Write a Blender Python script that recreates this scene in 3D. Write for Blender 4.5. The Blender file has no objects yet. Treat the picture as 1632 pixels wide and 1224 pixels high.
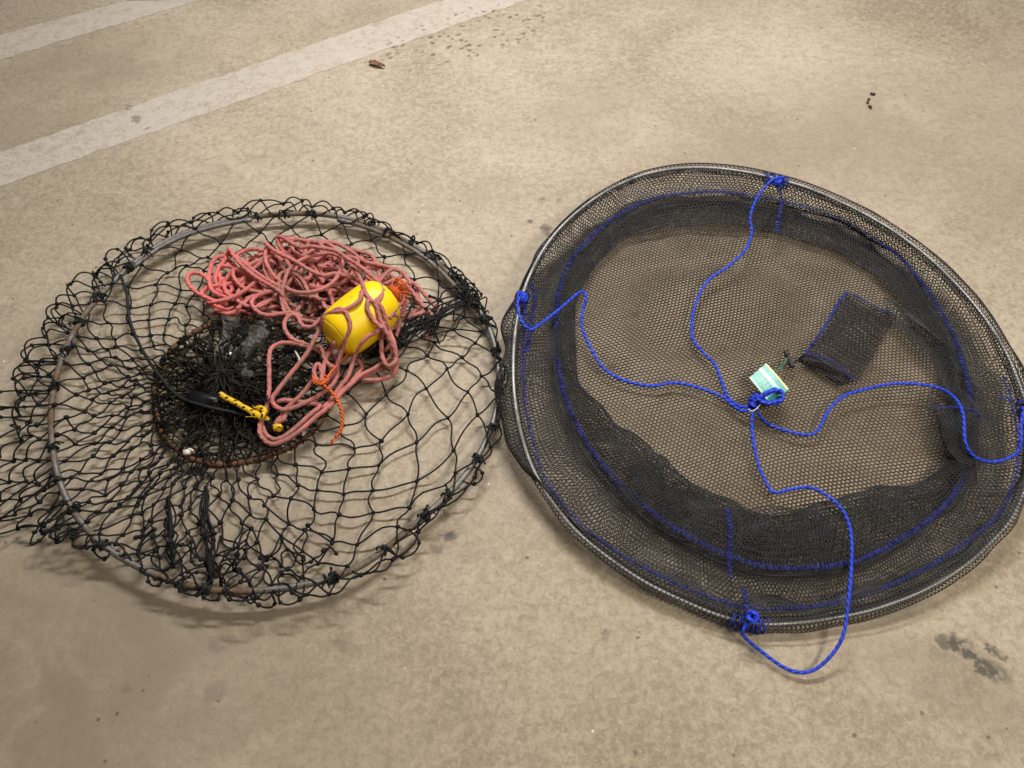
import bpy, math
import numpy as np
from mathutils import Vector

R = np.random.RandomState(11)
sc = bpy.context.scene
col = sc.collection
PI = math.pi

# ------------------------------------------------------------------ camera
CAM_H = 1.0
PITCH = math.radians(57)
cam_d = bpy.data.cameras.new("camera")
cam_d.lens = 27.0
cam_d.sensor_width = 36.0
cam_d.clip_start = 0.01
cam_d.clip_end = 100
cam = bpy.data.objects.new("camera", cam_d)
cam.location = (0, 0, CAM_H)
cam.rotation_euler = (PI / 2 - PITCH, 0, 0)
col.objects.link(cam)
sc.camera = cam

# ------------------------------------------------------------------ world + lamps
w = bpy.data.worlds.new("World")
sc.world = w
w.use_nodes = True
w.node_tree.nodes["Background"].inputs[0].default_value = (1.0, 0.87, 0.70, 1)
w.node_tree.nodes["Background"].inputs[1].default_value = 0.10


def lamp(name, loc, target, sx, sy, power, color):
    d = bpy.data.lights.new(name, 'AREA')
    d.shape = 'RECTANGLE'
    d.size = sx
    d.size_y = sy
    d.energy = power
    d.color = color
    o = bpy.data.objects.new(name, d)
    o.location = loc
    v = Vector(target) - Vector(loc)
    o.rotation_euler = v.to_track_quat('-Z', 'Y').to_euler()
    col.objects.link(o)
    return o


lamp("tube_or_fill_lamp", (0.0, 1.60, 1.65), (0.0, 1.0, 0), 0.9, 0.12, 41, (1.0, 0.965, 0.92))
lamp("tube_or_fill_lamp", (1.0, -0.05, 1.7), (0.65, 0.35, 0), 0.9, 0.12, 23, (1.0, 0.89, 0.74))
lamp("tube_or_fill_lamp", (1.25, 1.95, 1.8), (1.1, 1.5, 0), 0.9, 0.12, 9, (1.0, 0.93, 0.88))  # added fill to brighten the far right floor, no tube known there

vs = sc.view_settings
vs.view_transform = 'Standard'
vs.look = 'None'
vs.exposure = -0.10
vs.gamma = 1.0
vs.use_curve_mapping = False

# ------------------------------------------------------------------ pixel -> point on a level
F = 1224.0
_f = np.array([0, math.cos(PITCH), -math.sin(PITCH)])
_r = np.array([1.0, 0, 0])
_u = np.array([0, math.sin(PITCH), math.cos(PITCH)])


def P(px, py, z=0.0):
    d = _f * F + _r * (px - 816) - _u * (py - 612)
    t = (z - CAM_H) / d[2]
    return np.array([0, 0, CAM_H]) + d * t


def PP(pts, z=0.0):
    out = []
    for i, p in enumerate(pts):
        zz = p[2] if len(p) > 2 else (z[i] if hasattr(z, '__len__') else z)
        out.append(P(p[0], p[1], zz))
    return np.array(out)


# ------------------------------------------------------------------ mesh building
def catmull(pts, n=6, closed=False):
    pts = np.asarray(pts, float)
    m = len(pts)
    out = []
    segs = m if closed else m - 1
    t = np.linspace(0, 1, n, endpoint=False)[:, None]
    for i in range(segs):
        if closed:
            p0, p1, p2, p3 = pts[(i - 1) % m], pts[i], pts[(i + 1) % m], pts[(i + 2) % m]
        else:
            p1, p2 = pts[i], pts[i + 1]
            p0 = pts[i - 1] if i > 0 else 2 * p1 - p2
            p3 = pts[i + 2] if i + 2 < m else 2 * p2 - p1
        out.append(0.5 * ((2 * p1) + (-p0 + p2) * t + (2 * p0 - 5 * p1 + 4 * p2 - p3) * t ** 2
                          + (-p0 + 3 * p1 - 3 * p2 + p3) * t ** 3))
    if not closed:
        out.append(pts[-1][None])
    return np.concatenate(out)


# unit blob: cube subdivided once and pushed to a sphere
def _blob():
    vs_, fs, idx = [], [], {}

    def vid(p):
        k = tuple(np.round(p, 4))
        if k not in idx:
            idx[k] = len(vs_)
            vs_.append(np.array(p) / np.linalg.norm(p))
        return idx[k]
    for ax in range(3):
        for s in (-1, 1):
            for a in (-1, 0):
                for b in (-1, 0):
                    q = []
                    for da, db in ((0, 0), (1, 0), (1, 1), (0, 1)):
                        p = [0, 0, 0]
                        p[ax] = s
                        p[(ax + 1) % 3] = a + da
                        p[(ax + 2) % 3] = b + db
                        q.append(vid(p))
                    fs.append(q if s > 0 else q[::-1])
    return np.array(vs_), np.array(fs)


BV, BF = _blob()


class MB:
    def __init__(s):
        s.v, s.f, s.uv, s.n = [], [], [], 0

    def add(s, v, f, uv=None):
        v = np.asarray(v, float)
        f = np.asarray(f, int)
        s.v.append(v)
        s.f.append(f + s.n)
        s.n += len(v)
        s.uv.append(uv if uv is not None else np.zeros((f.size, 2)))

    def tube(s, path, r, sides=6, closed=False):
        path = np.asarray(path, float)
        keep = np.ones(len(path), bool)
        keep[1:] = np.linalg.norm(np.diff(path, axis=0), axis=1) > 1e-6
        path = path[keep]
        m = len(path)
        if m < 2:
            return
        rr = np.full(m, r, float) if np.isscalar(r) else np.asarray(r, float)[keep]
        if closed:
            tan = np.roll(path, -1, 0) - np.roll(path, 1, 0)
        else:
            tan = np.gradient(path, axis=0)
        tan /= np.linalg.norm(tan, axis=1)[:, None] + 1e-12
        nrm = np.zeros_like(path)
        a = np.array([0, 0, 1.0]) if abs(tan[0][2]) < .9 else np.array([1.0, 0, 0])
        n = a - tan[0] * a.dot(tan[0])
        n /= np.linalg.norm(n)
        for i in range(m):
            n = n - tan[i] * n.dot(tan[i])
            n /= np.linalg.norm(n) + 1e-12
            nrm[i] = n
        if closed:
            n_end = nrm[-1] - tan[0] * nrm[-1].dot(tan[0])
            n_end /= np.linalg.norm(n_end)
            b0 = np.cross(tan[0], nrm[0])
            ang = math.atan2(n_end.dot(b0), n_end.dot(nrm[0]))
            k = np.linspace(0, -ang, m)
            bn = np.cross(tan, nrm)
            nrm = nrm * np.cos(k)[:, None] + bn * np.sin(k)[:, None]
        bn = np.cross(tan, nrm)
        L = np.concatenate([[0], np.cumsum(np.linalg.norm(np.diff(path, axis=0), axis=1))])
        if not closed:
            path = np.concatenate([path[:1] - tan[:1] * rr[0] * .5, path, path[-1:] + tan[-1:] * rr[-1] * .5])
            nrm = np.concatenate([nrm[:1], nrm, nrm[-1:]])
            bn = np.concatenate([bn[:1], bn, bn[-1:]])
            rr = np.concatenate([[rr[0] * .15], rr, [rr[-1] * .15]])
            L = np.concatenate([[L[0] - .001], L, [L[-1] + .001]])
            m += 2
        ang = np.arange(sides) * 2 * PI / sides
        ring = (nrm[:, None, :] * np.cos(ang)[None, :, None] + bn[:, None, :] * np.sin(ang)[None, :, None])
        v = (path[:, None, :] + ring * rr[:, None, None]).reshape(-1, 3)
        rows = m if closed else m - 1
        i = np.arange(rows)[:, None]
        k = np.arange(sides)[None, :]
        i2 = (i + 1) % m
        k2 = (k + 1) % sides
        f = np.stack([i * sides + k, i * sides + k2, i2 * sides + k2, i2 * sides + k], -1).reshape(-1, 4)
        Ln = np.append(L, L[-1] + .005)
        ua = np.broadcast_to(Ln[:rows][:, None], (rows, sides))
        ub = np.broadcast_to(Ln[1:rows + 1][:, None], (rows, sides))
        va = np.broadcast_to(k / sides, (rows, sides))
        vb = np.broadcast_to((k + 1) / sides, (rows, sides))
        uv = np.stack([np.stack([ua, va], -1), np.stack([ua, vb], -1), np.stack([ub, vb], -1),
                       np.stack([ub, va], -1)], 2).reshape(-1, 2)
        s.add(v, f, uv)

    def blobs(s, pts, rad, squash=None):
        pts = np.asarray(pts, float)
        for p in pts:
            sc_ = rad * (0.8 + 0.5 * R.rand(3))
            a = R.rand() * 2 * PI
            v = BV * sc_
            c, d = math.cos(a), math.sin(a)
            v = v @ np.array([[c, d, 0], [-d, c, 0], [0, 0, 1]])
            s.add(v + p, BF)

    def prisms(s, A, B, r):
        """many thin three-sided strands from A[i] to B[i]"""
        A = np.asarray(A)
        B = np.asarray(B)
        t = B - A
        ln = np.linalg.norm(t, axis=1)
        ok = ln > 1e-5
        A, B, t, ln = A[ok], B[ok], t[ok], ln[ok]
        t = t / ln[:, None]
        ref = np.where(np.abs(t[:, 2:3]) < .9, np.array([[0, 0, 1.0]]), np.array([[1.0, 0, 0]]))
        n = ref - t * (ref * t).sum(1)[:, None]
        n /= np.linalg.norm(n, axis=1)[:, None]
        b = np.cross(t, n)
        vs_ = []
        for base in (A - t * r * .3, B + t * r * .3):
            for k in range(3):
                a = PI / 2 + k * 2 * PI / 3
                vs_.append(base + (n * math.sin(a) + b * math.cos(a)) * r)
        v = np.stack(vs_, 1).reshape(-1, 3)
        o = (np.arange(len(A)) * 6)[:, None, None]
        q = np.array([[0, 1, 4, 3], [1, 2, 5, 4], [2, 0, 3, 5]])[None]
        s.add(v, (o + q).reshape(-1, 4))

    def box(s, c, ax, ay, az):
        """box with centre c and half-axis vectors"""
        c, ax, ay, az = map(np.asarray, (c, ax, ay, az))
        v = [c + i * ax + j * ay + k * az for k in (-1, 1) for j in (-1, 1) for i in (-1, 1)]
        s.add(v, [[0, 2, 3, 1], [4, 5, 7, 6], [0, 1, 5, 4], [2, 6, 7, 3], [0, 4, 6, 2], [1, 3, 7, 5]])

    def build(s, name, mat, parent=None, smooth=True):
        v = np.concatenate(s.v)
        f = np.concatenate(s.f)
        uv = np.concatenate(s.uv)
        me = bpy.data.meshes.new(name)
        me.vertices.add(len(v))
        me.vertices.foreach_set('co', v.astype(np.float32).ravel())
        me.loops.add(f.size)
        me.loops.foreach_set('vertex_index', f.astype(np.int32).ravel())
        me.polygons.add(len(f))
        me.polygons.foreach_set('loop_start', np.arange(0, f.size, 4, dtype=np.int32))
        me.polygons.foreach_set('use_smooth', np.full(len(f), smooth))
        l = me.uv_layers.new(name='UVMap')
        l.data.foreach_set('uv', uv.astype(np.float32).ravel())
        me.update(calc_edges=True)
        me.validate()
        me.materials.append(mat)
        o = bpy.data.objects.new(name, me)
        col.objects.link(o)
        if parent is not None:
            o.parent = parent
            o.location = -np.array(parent.location) if parent.type == 'EMPTY' else (0, 0, 0)
        return o


def tag(o, label=None, cat=None, group=None, kind=None):
    if label:
        o['label'] = label
    if cat:
        o['category'] = cat
    if group:
        o['group'] = group
    if kind:
        o['kind'] = kind
    return o


def thing(name, label, cat, loc, group=None):
    o = bpy.data.objects.new(name, None)
    o.empty_display_size = .02
    o.location = loc
    col.objects.link(o)
    return tag(o, label, cat, group)


# ------------------------------------------------------------------ materials
class NT:
    def __init__(s, name):
        s.m = bpy.data.materials.new(name)
        s.m.use_nodes = True
        s.t = s.m.node_tree
        s.b = s.t.nodes['Principled BSDF']

    def n(s, typ, **kw):
        x = s.t.nodes.new(typ)
        for k, v in kw.items():
            if k.startswith('_'):
                setattr(x, k[1:], v)
            else:
                x.inputs[k.replace('__', ' ')].default_value = v
        return x

    def l(s, a, b):
        s.t.links.new(a, b)

    def math(s, op, a, b=None, c=None, clamp=False):
        x = s.t.nodes.new('ShaderNodeMath')
        x.operation = op
        x.use_clamp = clamp
        for i, q in enumerate((a, b, c)):
            if q is None:
                continue
            if isinstance(q, (int, float)):
                x.inputs[i].default_value = q
            else:
                s.l(q, x.inputs[i])
        return x.outputs[0]

    def mix(s, fac, a, b, mode='MIX'):
        x = s.t.nodes.new('ShaderNodeMix')
        x.data_type = 'RGBA'
        x.blend_type = mode
        for i, q in ((0, fac), (6, a), (7, b)):
            if isinstance(q, (int, float)):
                x.inputs[i].default_value = q
            elif isinstance(q, tuple):
                x.inputs[i].default_value = (*q, 1)
            else:
                s.l(q, x.inputs[i])
        return x.outputs[2]

    def rng(s, v, a, b, c=0., d=1., smooth=True):
        x = s.t.nodes.new('ShaderNodeMapRange')
        x.interpolation_type = 'SMOOTHSTEP' if smooth else 'LINEAR'
        s.l(v, x.inputs[0])
        for i, q in enumerate((a, b, c, d)):
            x.inputs[i + 1].default_value = q
        return x.outputs[0]

    def noise(s, vec, scale, detail=3, rough=.6, dist=0.):
        x = s.n('ShaderNodeTexNoise', Scale=scale, Detail=detail, Roughness=rough, Distortion=dist)
        s.l(vec, x.inputs['Vector'])
        return x.outputs[0]

    def mapping(s, vec, scale=(1, 1, 1), rot=0., loc=(0, 0, 0)):
        x = s.t.nodes.new('ShaderNodeMapping')
        s.l(vec, x.inputs[0])
        x.inputs[1].default_value = loc
        x.inputs[2].default_value = (0, 0, rot)
        x.inputs[3].default_value = scale
        return x.outputs[0]

    def bump(s, h, strength, dist):
        x = s.n('ShaderNodeBump', Strength=strength, Distance=dist)
        s.l(h, x.inputs['Height'])
        s.l(x.outputs[0], s.b.inputs['Normal'])

    def obj(s):
        return s.t.nodes.new('ShaderNodeTexCoord').outputs['Object']

    def pos(s):
        return s.t.nodes.new('ShaderNodeNewGeometry').outputs['Position']

    def uv(s):
        return s.t.nodes.new('ShaderNodeTexCoord').outputs['UV']


def simple(name, c, rough=.6, metal=0., var=.25, scale=120, spec=.5, bump=0.):
    t = NT(name)
    nz = t.noise(t.pos(), scale, 4)
    k = t.rng(nz, .3, .7)
    a = tuple(x * (1 - var) for x in c)
    b = tuple(min(1, x * (1 + var)) for x in c)
    t.l(t.mix(k, a, b), t.b.inputs['Base Color'])
    t.b.inputs['Roughness'].default_value = rough
    t.b.inputs['Metallic'].default_value = metal
    t.b.inputs['Specular IOR Level'].default_value = spec
    if bump:
        t.bump(nz, bump, .001)
    return t.m


# stains with a place of their own: pixel x, pixel y, radius in metres, stretch, turn, strength
STAINS = [(845, 352, .008, 1, 0, .8), (868, 364, .012, 1.15, 15, .7), (874, 372, .008, 1, 0, .6), (866, 318, .008, 1, 0, .45), (891, 319, .007, 1, 0, .4),
          (718, 856, .011, 1, 0, .7), (655, 806, .010, 1, 0, .6), (695, 874, .012, 1, 0, .45), (708, 822, .013, 1, 0, .5),
          (1537, 1034, .016, 2.0, -40, 1), (1562, 1056, .018, 2.2, -42, 1), (1580, 1036, .010, 1.5, -30, .95), (1597, 1046, .008, 1.5, -45, .8),
          (1508, 1022, .010, 2.2, -25, .8), (1590, 1070, .014, 2, -45, .7), (1525, 1062, .02, 2.5, -40, .35),
          (975, 585, .012, 1, 0, .5), (1015, 500, .010, 1, 0, .5),
          (205, 170, .008, 2.5, -60, .6), (218, 190, .012, 1.6, -50, .6), (235, 205, .008, 1, 0, .5),
          (350, 1027, .012, 1.5, 20, .3), (345, 1100, .014, 1.4, 50, .28), (545, 1025, .01, 2, -30, .4),
          (200, 1100, .006, 1.5, 30, .3), (1015, 1200, .008, 1, 0, .5), (1018, 1018, .005, 1, 0, .7),
          (965, 1015, .005, 2, 70, .5), (1357, 1170, .004, 1, 0, .7), (1290, 975, .006, 3, 60, .4),
          (1520, 1090, .05, 3, -25, .22), (1430, 960, .03, 1.5, 20, .3)]
# broad tyre and trowel smears; the lower-left entries simply darken the concrete
SMEARS_AND_PATCHES = [(930, 170, .16, 1.7, 25, 0.45), (960, 210, .10, 1.8, 15, 0.45), (1330, 230, .30, 2.5, 14, 0.62),
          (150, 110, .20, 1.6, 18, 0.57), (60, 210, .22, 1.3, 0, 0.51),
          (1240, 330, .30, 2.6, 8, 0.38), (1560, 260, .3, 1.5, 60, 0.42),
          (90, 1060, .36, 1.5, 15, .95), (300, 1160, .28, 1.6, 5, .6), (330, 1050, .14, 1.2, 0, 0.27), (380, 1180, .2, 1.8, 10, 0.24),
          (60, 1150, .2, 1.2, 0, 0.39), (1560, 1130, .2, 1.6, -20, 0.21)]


def floor_mat(name, paint=False):
    t = NT(name)
    p = t.pos()
    big = t.noise(p, 2.2, 4, .6, .6)
    mid = t.noise(p, 9, 5, .65, .8)
    fine = t.noise(p, 85, 5, .75, .6)
    grain = t.noise(p, 200, 3, .8)
    blot = t.noise(t.mapping(p, (1, 1.5, 1), .5), 26, 5, .7, 1.0)
    tr = t.noise(t.mapping(p, (14, 60, 1), .45), 2.0, 4, .7, 1.5)
    c = t.mix(t.rng(big, .3, .72), (.29, .24, .172), (.495, .428, .332))
    c = t.mix(t.math('MULTIPLY', t.rng(mid, .35, .7), .5), c, (.41, .355, .285))
    c = t.mix(t.math('MULTIPLY', t.rng(blot, .52, .36), .26), c, (.25, .20, .14))
    c = t.mix(t.math('MULTIPLY', t.rng(blot, .52, .68), .24), c, (.58, .51, .40))
    c = t.mix(t.math('MULTIPLY', t.rng(fine, .45, .62), .36), c, (.58, .50, .38))
    c = t.mix(t.math('MULTIPLY', t.rng(fine, .50, .34), .34), c, (.20, .158, .105))
    c = t.mix(t.math('MULTIPLY', t.rng(grain, .46, .30), .38), c, (.15, .115, .075))
    c = t.mix(t.math('MULTIPLY', t.rng(grain, .56, .70), .40), c, (.68, .61, .50))
    c = t.mix(t.math('MULTIPLY', t.rng(tr, .52, .70), .34), c, (.24, .20, .155))
    c = t.mix(t.math('MULTIPLY', t.rng(t.noise(t.mapping(p, loc=(4, 1, 0)), 1.6, 3), .45, .65), .35), c, (.42, .355, .285))
    c = t.mix(t.math('MULTIPLY', t.rng(t.noise(t.mapping(p, (1, 1, 1), 0, (9, 2, 0)), 3.2, 4, .65, 1.5), .52, .72), .30), c, (.27, .225, .175))
    pit = t.noise(p, 150, 6, .85, .3)
    c = t.mix(t.math('MULTIPLY', t.rng(pit, .42, .33), t.rng(mid, .35, .65, .15, .6)), c, (.13, .10, .065))
    c = t.mix(t.math('MULTIPLY', t.rng(pit, .58, .68), .4), c, (.68, .60, .48))
    warp = t.noise(p, 38, 3, .7)
    warp2 = t.noise(t.mapping(p, loc=(3, 5, 1)), 38, 3, .7)
    comb = t.t.nodes.new('ShaderNodeCombineXYZ')
    t.l(t.math('MULTIPLY', t.math('SUBTRACT', warp, .5), .03), comb.inputs[0])
    t.l(t.math('MULTIPLY', t.math('SUBTRACT', warp2, .5), .03), comb.inputs[1])
    wp = t.t.nodes.new('ShaderNodeVectorMath')
    t.l(p, wp.inputs[0])
    t.l(comb.outputs[0], wp.inputs[1])

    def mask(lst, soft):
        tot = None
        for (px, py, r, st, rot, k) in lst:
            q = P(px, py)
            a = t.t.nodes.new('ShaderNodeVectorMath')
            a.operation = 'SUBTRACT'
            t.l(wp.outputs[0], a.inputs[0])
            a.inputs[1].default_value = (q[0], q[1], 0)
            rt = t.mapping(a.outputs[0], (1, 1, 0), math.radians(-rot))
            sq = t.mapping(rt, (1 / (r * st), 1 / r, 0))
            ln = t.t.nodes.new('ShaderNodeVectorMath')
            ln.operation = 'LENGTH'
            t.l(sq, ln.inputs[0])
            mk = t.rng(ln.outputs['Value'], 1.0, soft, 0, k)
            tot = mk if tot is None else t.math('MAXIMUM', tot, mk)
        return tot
    sm = mask(SMEARS_AND_PATCHES, .1)
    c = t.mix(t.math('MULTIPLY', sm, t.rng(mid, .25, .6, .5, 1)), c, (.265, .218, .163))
    # bits of tyre tread printed in rows of dots
    q = P(745, 55)
    a = t.t.nodes.new('ShaderNodeVectorMath')
    a.operation = 'SUBTRACT'
    t.l(wp.outputs[0], a.inputs[0])
    a.inputs[1].default_value = (q[0], q[1], 0)
    rg = t.mapping(a.outputs[0], (1, 1, 0), math.radians(-28))
    rg2 = t.mapping(rg, (1 / .28, 1 / .12, 0))
    ln = t.t.nodes.new('ShaderNodeVectorMath')
    ln.operation = 'LENGTH'
    t.l(rg2, ln.inputs[0])
    reg = t.rng(ln.outputs['Value'], 1.0, .5)
    vo = t.n('ShaderNodeTexVoronoi', Scale=1.0, Randomness=.55)
    t.l(t.mapping(rg, (48, 70, 0)), vo.inputs['Vector'])
    dots = t.rng(vo.outputs['Distance'], .38, .22)
    tr2 = t.math('MULTIPLY', t.math('MULTIPLY', dots, reg), t.rng(t.noise(p, 16, 2), .40, .54))
    if paint:
        pm = t.rng(t.math('ADD', t.math('MULTIPLY', t.noise(p, 45, 5, .75, .5), .7), t.math('MULTIPLY', grain, .35)), .36, .60, .15, .95)
        c = t.mix(pm, c, (.53, .48, .43))
        dirt = t.noise(t.mapping(p, (3, 14, 1), -.4), 6, 4, .7, 1)
        c = t.mix(t.math('MULTIPLY', t.rng(dirt, .5, .75), .35), c, (.36, .30, .24))
    c = t.mix(t.math('MULTIPLY', tr2, .75), c, (.10, .075, .05))
    st = t.math('MULTIPLY', mask([q_ for q_ in STAINS if q_[3] > 1.2], .5), t.rng(t.math('ADD', t.math('MULTIPLY', fine, .6), t.math('MULTIPLY', warp, .5)), .46, .58, .08, 1))
    c = t.mix(t.math('MULTIPLY', st, .88), c, (.06, .062, .054))
    c = t.mix(mask([q_ for q_ in STAINS if q_[3] <= 1.2], .35), c, (.075, .062, .054))
    # scattered pin-head dirt and pale grit
    v2 = t.n('ShaderNodeTexVoronoi', Scale=42)
    t.l(p, v2.inputs['Vector'])
    sp = t.t.nodes.new('ShaderNodeSeparateColor')
    t.l(v2.outputs['Color'], sp.inputs[0])
    pin = t.math('MULTIPLY', t.rng(v2.outputs['Distance'], .14, .06), t.math('GREATER_THAN', sp.outputs[0], .84))
    c = t.mix(t.math('MULTIPLY', pin, .6), c, (.07, .05, .03))
    v3 = t.n('ShaderNodeTexVoronoi', Scale=30)
    t.l(t.mapping(p, loc=(7, 3, 0)), v3.inputs['Vector'])
    sp3 = t.t.nodes.new('ShaderNodeSeparateColor')
    t.l(v3.outputs['Color'], sp3.inputs[0])
    grit = t.math('MULTIPLY', t.rng(v3.outputs['Distance'], .06, .03), t.math('GREATER_THAN', sp3.outputs[0], .88))
    c = t.mix(t.math('MULTIPLY', grit, .8), c, (.85, .82, .72))
    t.l(c, t.b.inputs['Base Color'])
    t.l(t.rng(mid, .3, .7, .62, .8), t.b.inputs['Roughness'])
    t.b.inputs['Specular IOR Level'].default_value = .3
    h = t.math('ADD', t.math('MULTIPLY', fine, .6), t.math('MULTIPLY', grain, .4))
    t.bump(h, .35, .002)
    return t.m


def rope_mat(name, fresh, dirty, x0, x1, pitch, rough=.75, strands=3, relief=.6, dark=.45, soil=False):
    """laid rope: colour fades from fresh to soiled along x, twisted relief from the length coordinate"""
    t = NT(name)
    p = t.pos()
    sx = t.t.nodes.new('ShaderNodeSeparateXYZ')
    t.l(p, sx.inputs[0])
    g = t.math('ADD', sx.outputs[0], t.math('MULTIPLY', t.math('SUBTRACT', t.noise(p, 12, 3), .5), .16))
    k = t.rng(g, x0, x1)
    c = t.mix(k, fresh, dirty)
    if soil:
        c = t.mix(t.math('MULTIPLY', t.math('MULTIPLY', t.rng(t.noise(p, 17, 3, .6), .47, .60), k), .5), c, (.27, .145, .115))
    gr = t.noise(p, 60, 4, .7)
    c = t.mix(t.math('MULTIPLY', t.rng(gr, .45, .75), .5), c, tuple(x * .45 for x in dirty))
    c = t.mix(t.math('MULTIPLY', t.rng(gr, .5, .25), .35), c, tuple(min(1, x * 1.25 + .03) for x in fresh))
    s2 = t.t.nodes.new('ShaderNodeSeparateXYZ')
    t.l(t.uv(), s2.inputs[0])
    ph = t.math('ADD', t.math('MULTIPLY', s2.outputs[0], 2 * PI / pitch), t.math('MULTIPLY', s2.outputs[1], 2 * PI * strands))
    wv = t.math('SINE', ph)
    c = t.mix(t.rng(wv, -.2, -1, 0, dark), c, tuple(x * .35 for x in dirty))
    t.l(c, t.b.inputs['Base Color'])
    t.b.inputs['Roughness'].default_value = rough
    t.b.inputs['Specular IOR Level'].default_value = .3
    t.bump(wv, relief, .0012)
    return t.m


def flecked(name, base, fleck, nu):
    t = NT(name)
    s2 = t.t.nodes.new('ShaderNodeSeparateXYZ')
    t.l(t.uv(), s2.inputs[0])
    a = t.math('MULTIPLY', t.math('SINE', t.math('ADD', t.math('MULTIPLY', s2.outputs[0], nu), t.math('MULTIPLY', s2.outputs[1], 2 * PI))),
               t.math('SINE', t.math('ADD', t.math('MULTIPLY', s2.outputs[1], 4 * PI), t.math('MULTIPLY', s2.outputs[0], 90))))
    c = t.mix(t.rng(a, .42, .55), base, fleck)
    t.l(c, t.b.inputs['Base Color'])
    t.b.inputs['Roughness'].default_value = .5
    w_ = t.math('SINE', t.math('ADD', t.math('MULTIPLY', s2.outputs[0], nu * 2), t.math('MULTIPLY', s2.outputs[1], 12.57)))
    t.bump(w_, .5, .001)
    return t.m


def metal_mat(name, steel, rust, lo, hi, scale=9, rough=.45, metal=.8):
    t = NT(name)
    p = t.pos()
    k = t.rng(t.math('ADD', t.noise(p, scale, 4, .6), t.math('MULTIPLY', t.noise(p, 90, 3), .18)), lo, hi)
    v = t.noise(p, 150, 3)
    a = t.mix(t.rng(v, .3, .7), tuple(x * .7 for x in steel), steel)
    b = t.mix(t.rng(v, .3, .7), tuple(x * .55 for x in rust), rust)
    t.l(t.mix(k, a, b), t.b.inputs['Base Color'])
    t.l(t.math('MULTIPLY', t.math('SUBTRACT', 1, k), metal), t.b.inputs['Metallic'])
    t.l(t.rng(k, 0, 1, rough, .8), t.b.inputs['Roughness'])
    t.bump(v, .4, .001)
    return t.m


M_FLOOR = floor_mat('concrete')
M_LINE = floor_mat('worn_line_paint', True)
M_NET = simple('black_twine', (.012, .0125, .014), .6, var=.4, spec=.15)
M_NETG = simple('greenish_black_twine', (.013, .018, .018), .6, var=.4, spec=.25)
M_INNER = simple('brown_black_twine', (.011, .0095, .0075), .5, var=.5, spec=.15, scale=40)
M_HOOP = metal_mat('galvanised_steel', (.22, .215, .205), (.16, .10, .055), .545, .73, 6, .5, .55)
M_RUST = metal_mat('rusty_steel', (.035, .025, .018), (.15, .065, .022), .42, .62, 14)
M_ROPE = rope_mat('pink_rope', (.76, .185, .175), (.52, .19, .175), -.50, -.36, .011, relief=.26, dark=.22, soil=True)
M_BLUE = rope_mat('blue_cord', (.030, .085, .85), (.026, .07, .70), -.5, 1.0, .009, .5, dark=.25)
M_BLUE2 = simple('blue_thread', (.018, .032, .24), .6, var=.35, scale=80)
M_ORANGE = rope_mat('orange_twine', (.88, .17, .035), (.80, .15, .04), -1, 1, .006, .5)
M_MESH = simple('charcoal_mesh', (.034, .036, .043), .5, var=.35, scale=30, spec=.4)
M_VEIL = simple('sheer_mesh', (.080, .062, .044), .55, var=.3, scale=30, spec=.3)
M_MESH2 = simple('dark_mesh', (.028, .029, .034), .5, var=.35, scale=30, spec=.4)
M_WIRE = metal_mat('bright_wire', (.40, .40, .40), (.22, .22, .22), .5, .75, 12, .45, .45)
M_YB = flecked('yellow_flecked_cord', (.82, .52, .012), (.015, .012, .01), 520)
M_BLACK = simple('black_plastic', (.005, .006, .008), .35, var=.2, spec=.35)
M_WHITE = simple('white_plastic', (.72, .70, .62), .4, var=.08)
M_LEAF = simple('dry_leaf_brown', (.16, .085, .04), .7, var=.4)
M_CRUMB = simple('reddish_crumb', (.085, .035, .028), .7, var=.4)
M_TEAL = simple('teal_card', (.07, .40, .34), .35, var=.12, scale=60)
M_PALE = simple('pale_print', (.45, .68, .57), .35, var=.06)
M_CREAM = simple('cream_print', (.80, .72, .34), .4, var=.08)
M_GREEN = simple('green_thread', (.05, .14, .10), .5)


def float_mat():
    t = NT('yellow_float_foam')
    p = t.obj()
    n1 = t.noise(p, 14, 4, .6, .5)
    c = t.mix(t.rng(n1, .3, .7), (1.0, .70, .002), (.96, .63, .002))
    s = t.noise(p, 55, 4, .7)
    c = t.mix(t.math('MULTIPLY', t.rng(s, .56, .74), .6), c, (.50, .28, .02))
    t.l(c, t.b.inputs['Base Color'])
    t.b.inputs['Roughness'].default_value = .42
    t.b.inputs['Subsurface Weight'].default_value = .12
    t.b.inputs['Subsurface Radius'].default_value = (.01, .006, .001)
    t.bump(t.noise(p, 300, 2), .12, .001)
    return t.m


M_FLOAT = float_mat()


def clear_mat():
    t = NT('clear_plastic')
    t.b.inputs['Base Color'].default_value = (.5, .49, .46, 1)
    t.b.inputs['Roughness'].default_value = .09
    t.b.inputs['Transmission Weight'].default_value = .0
    t.b.inputs['Alpha'].default_value = .11
    return t.m


M_CLEAR = clear_mat()

# ------------------------------------------------------------------ setting: floor and painted lines
fl = MB()
fl.add([(-6, -5, 0), (6, -5, 0), (6, 7, 0), (-6, 7, 0)], [[0, 1, 2, 3]])
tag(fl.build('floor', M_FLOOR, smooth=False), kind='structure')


def line(a0, a1, b0, b1):
    """painted stripe: edge a and edge b given by two pixels each, carried on past the frame"""
    A0, A1, B0, B1 = P(*a0), P(*a1), P(*b0), P(*b1)
    n = 160
    m = MB()
    vv, ff = [], []
    for i in range(n + 1):
        t = -1.2 + 3.4 * i / n
        j = R.normal(0, .0020, 4)
        a = A0 + (A1 - A0) * t
        b = B0 + (B1 - B0) * t
        vv += [(a[0], a[1] + j[1], .0005), (b[0], b[1] + j[3], .0005)]
        if i:
            k = 2 * i
            ff.append([k - 2, k - 1, k + 1, k] if True else None)
    m.add(vv, ff)
    return tag(m.build('parking_line', M_LINE, smooth=False), kind='structure')


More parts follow.
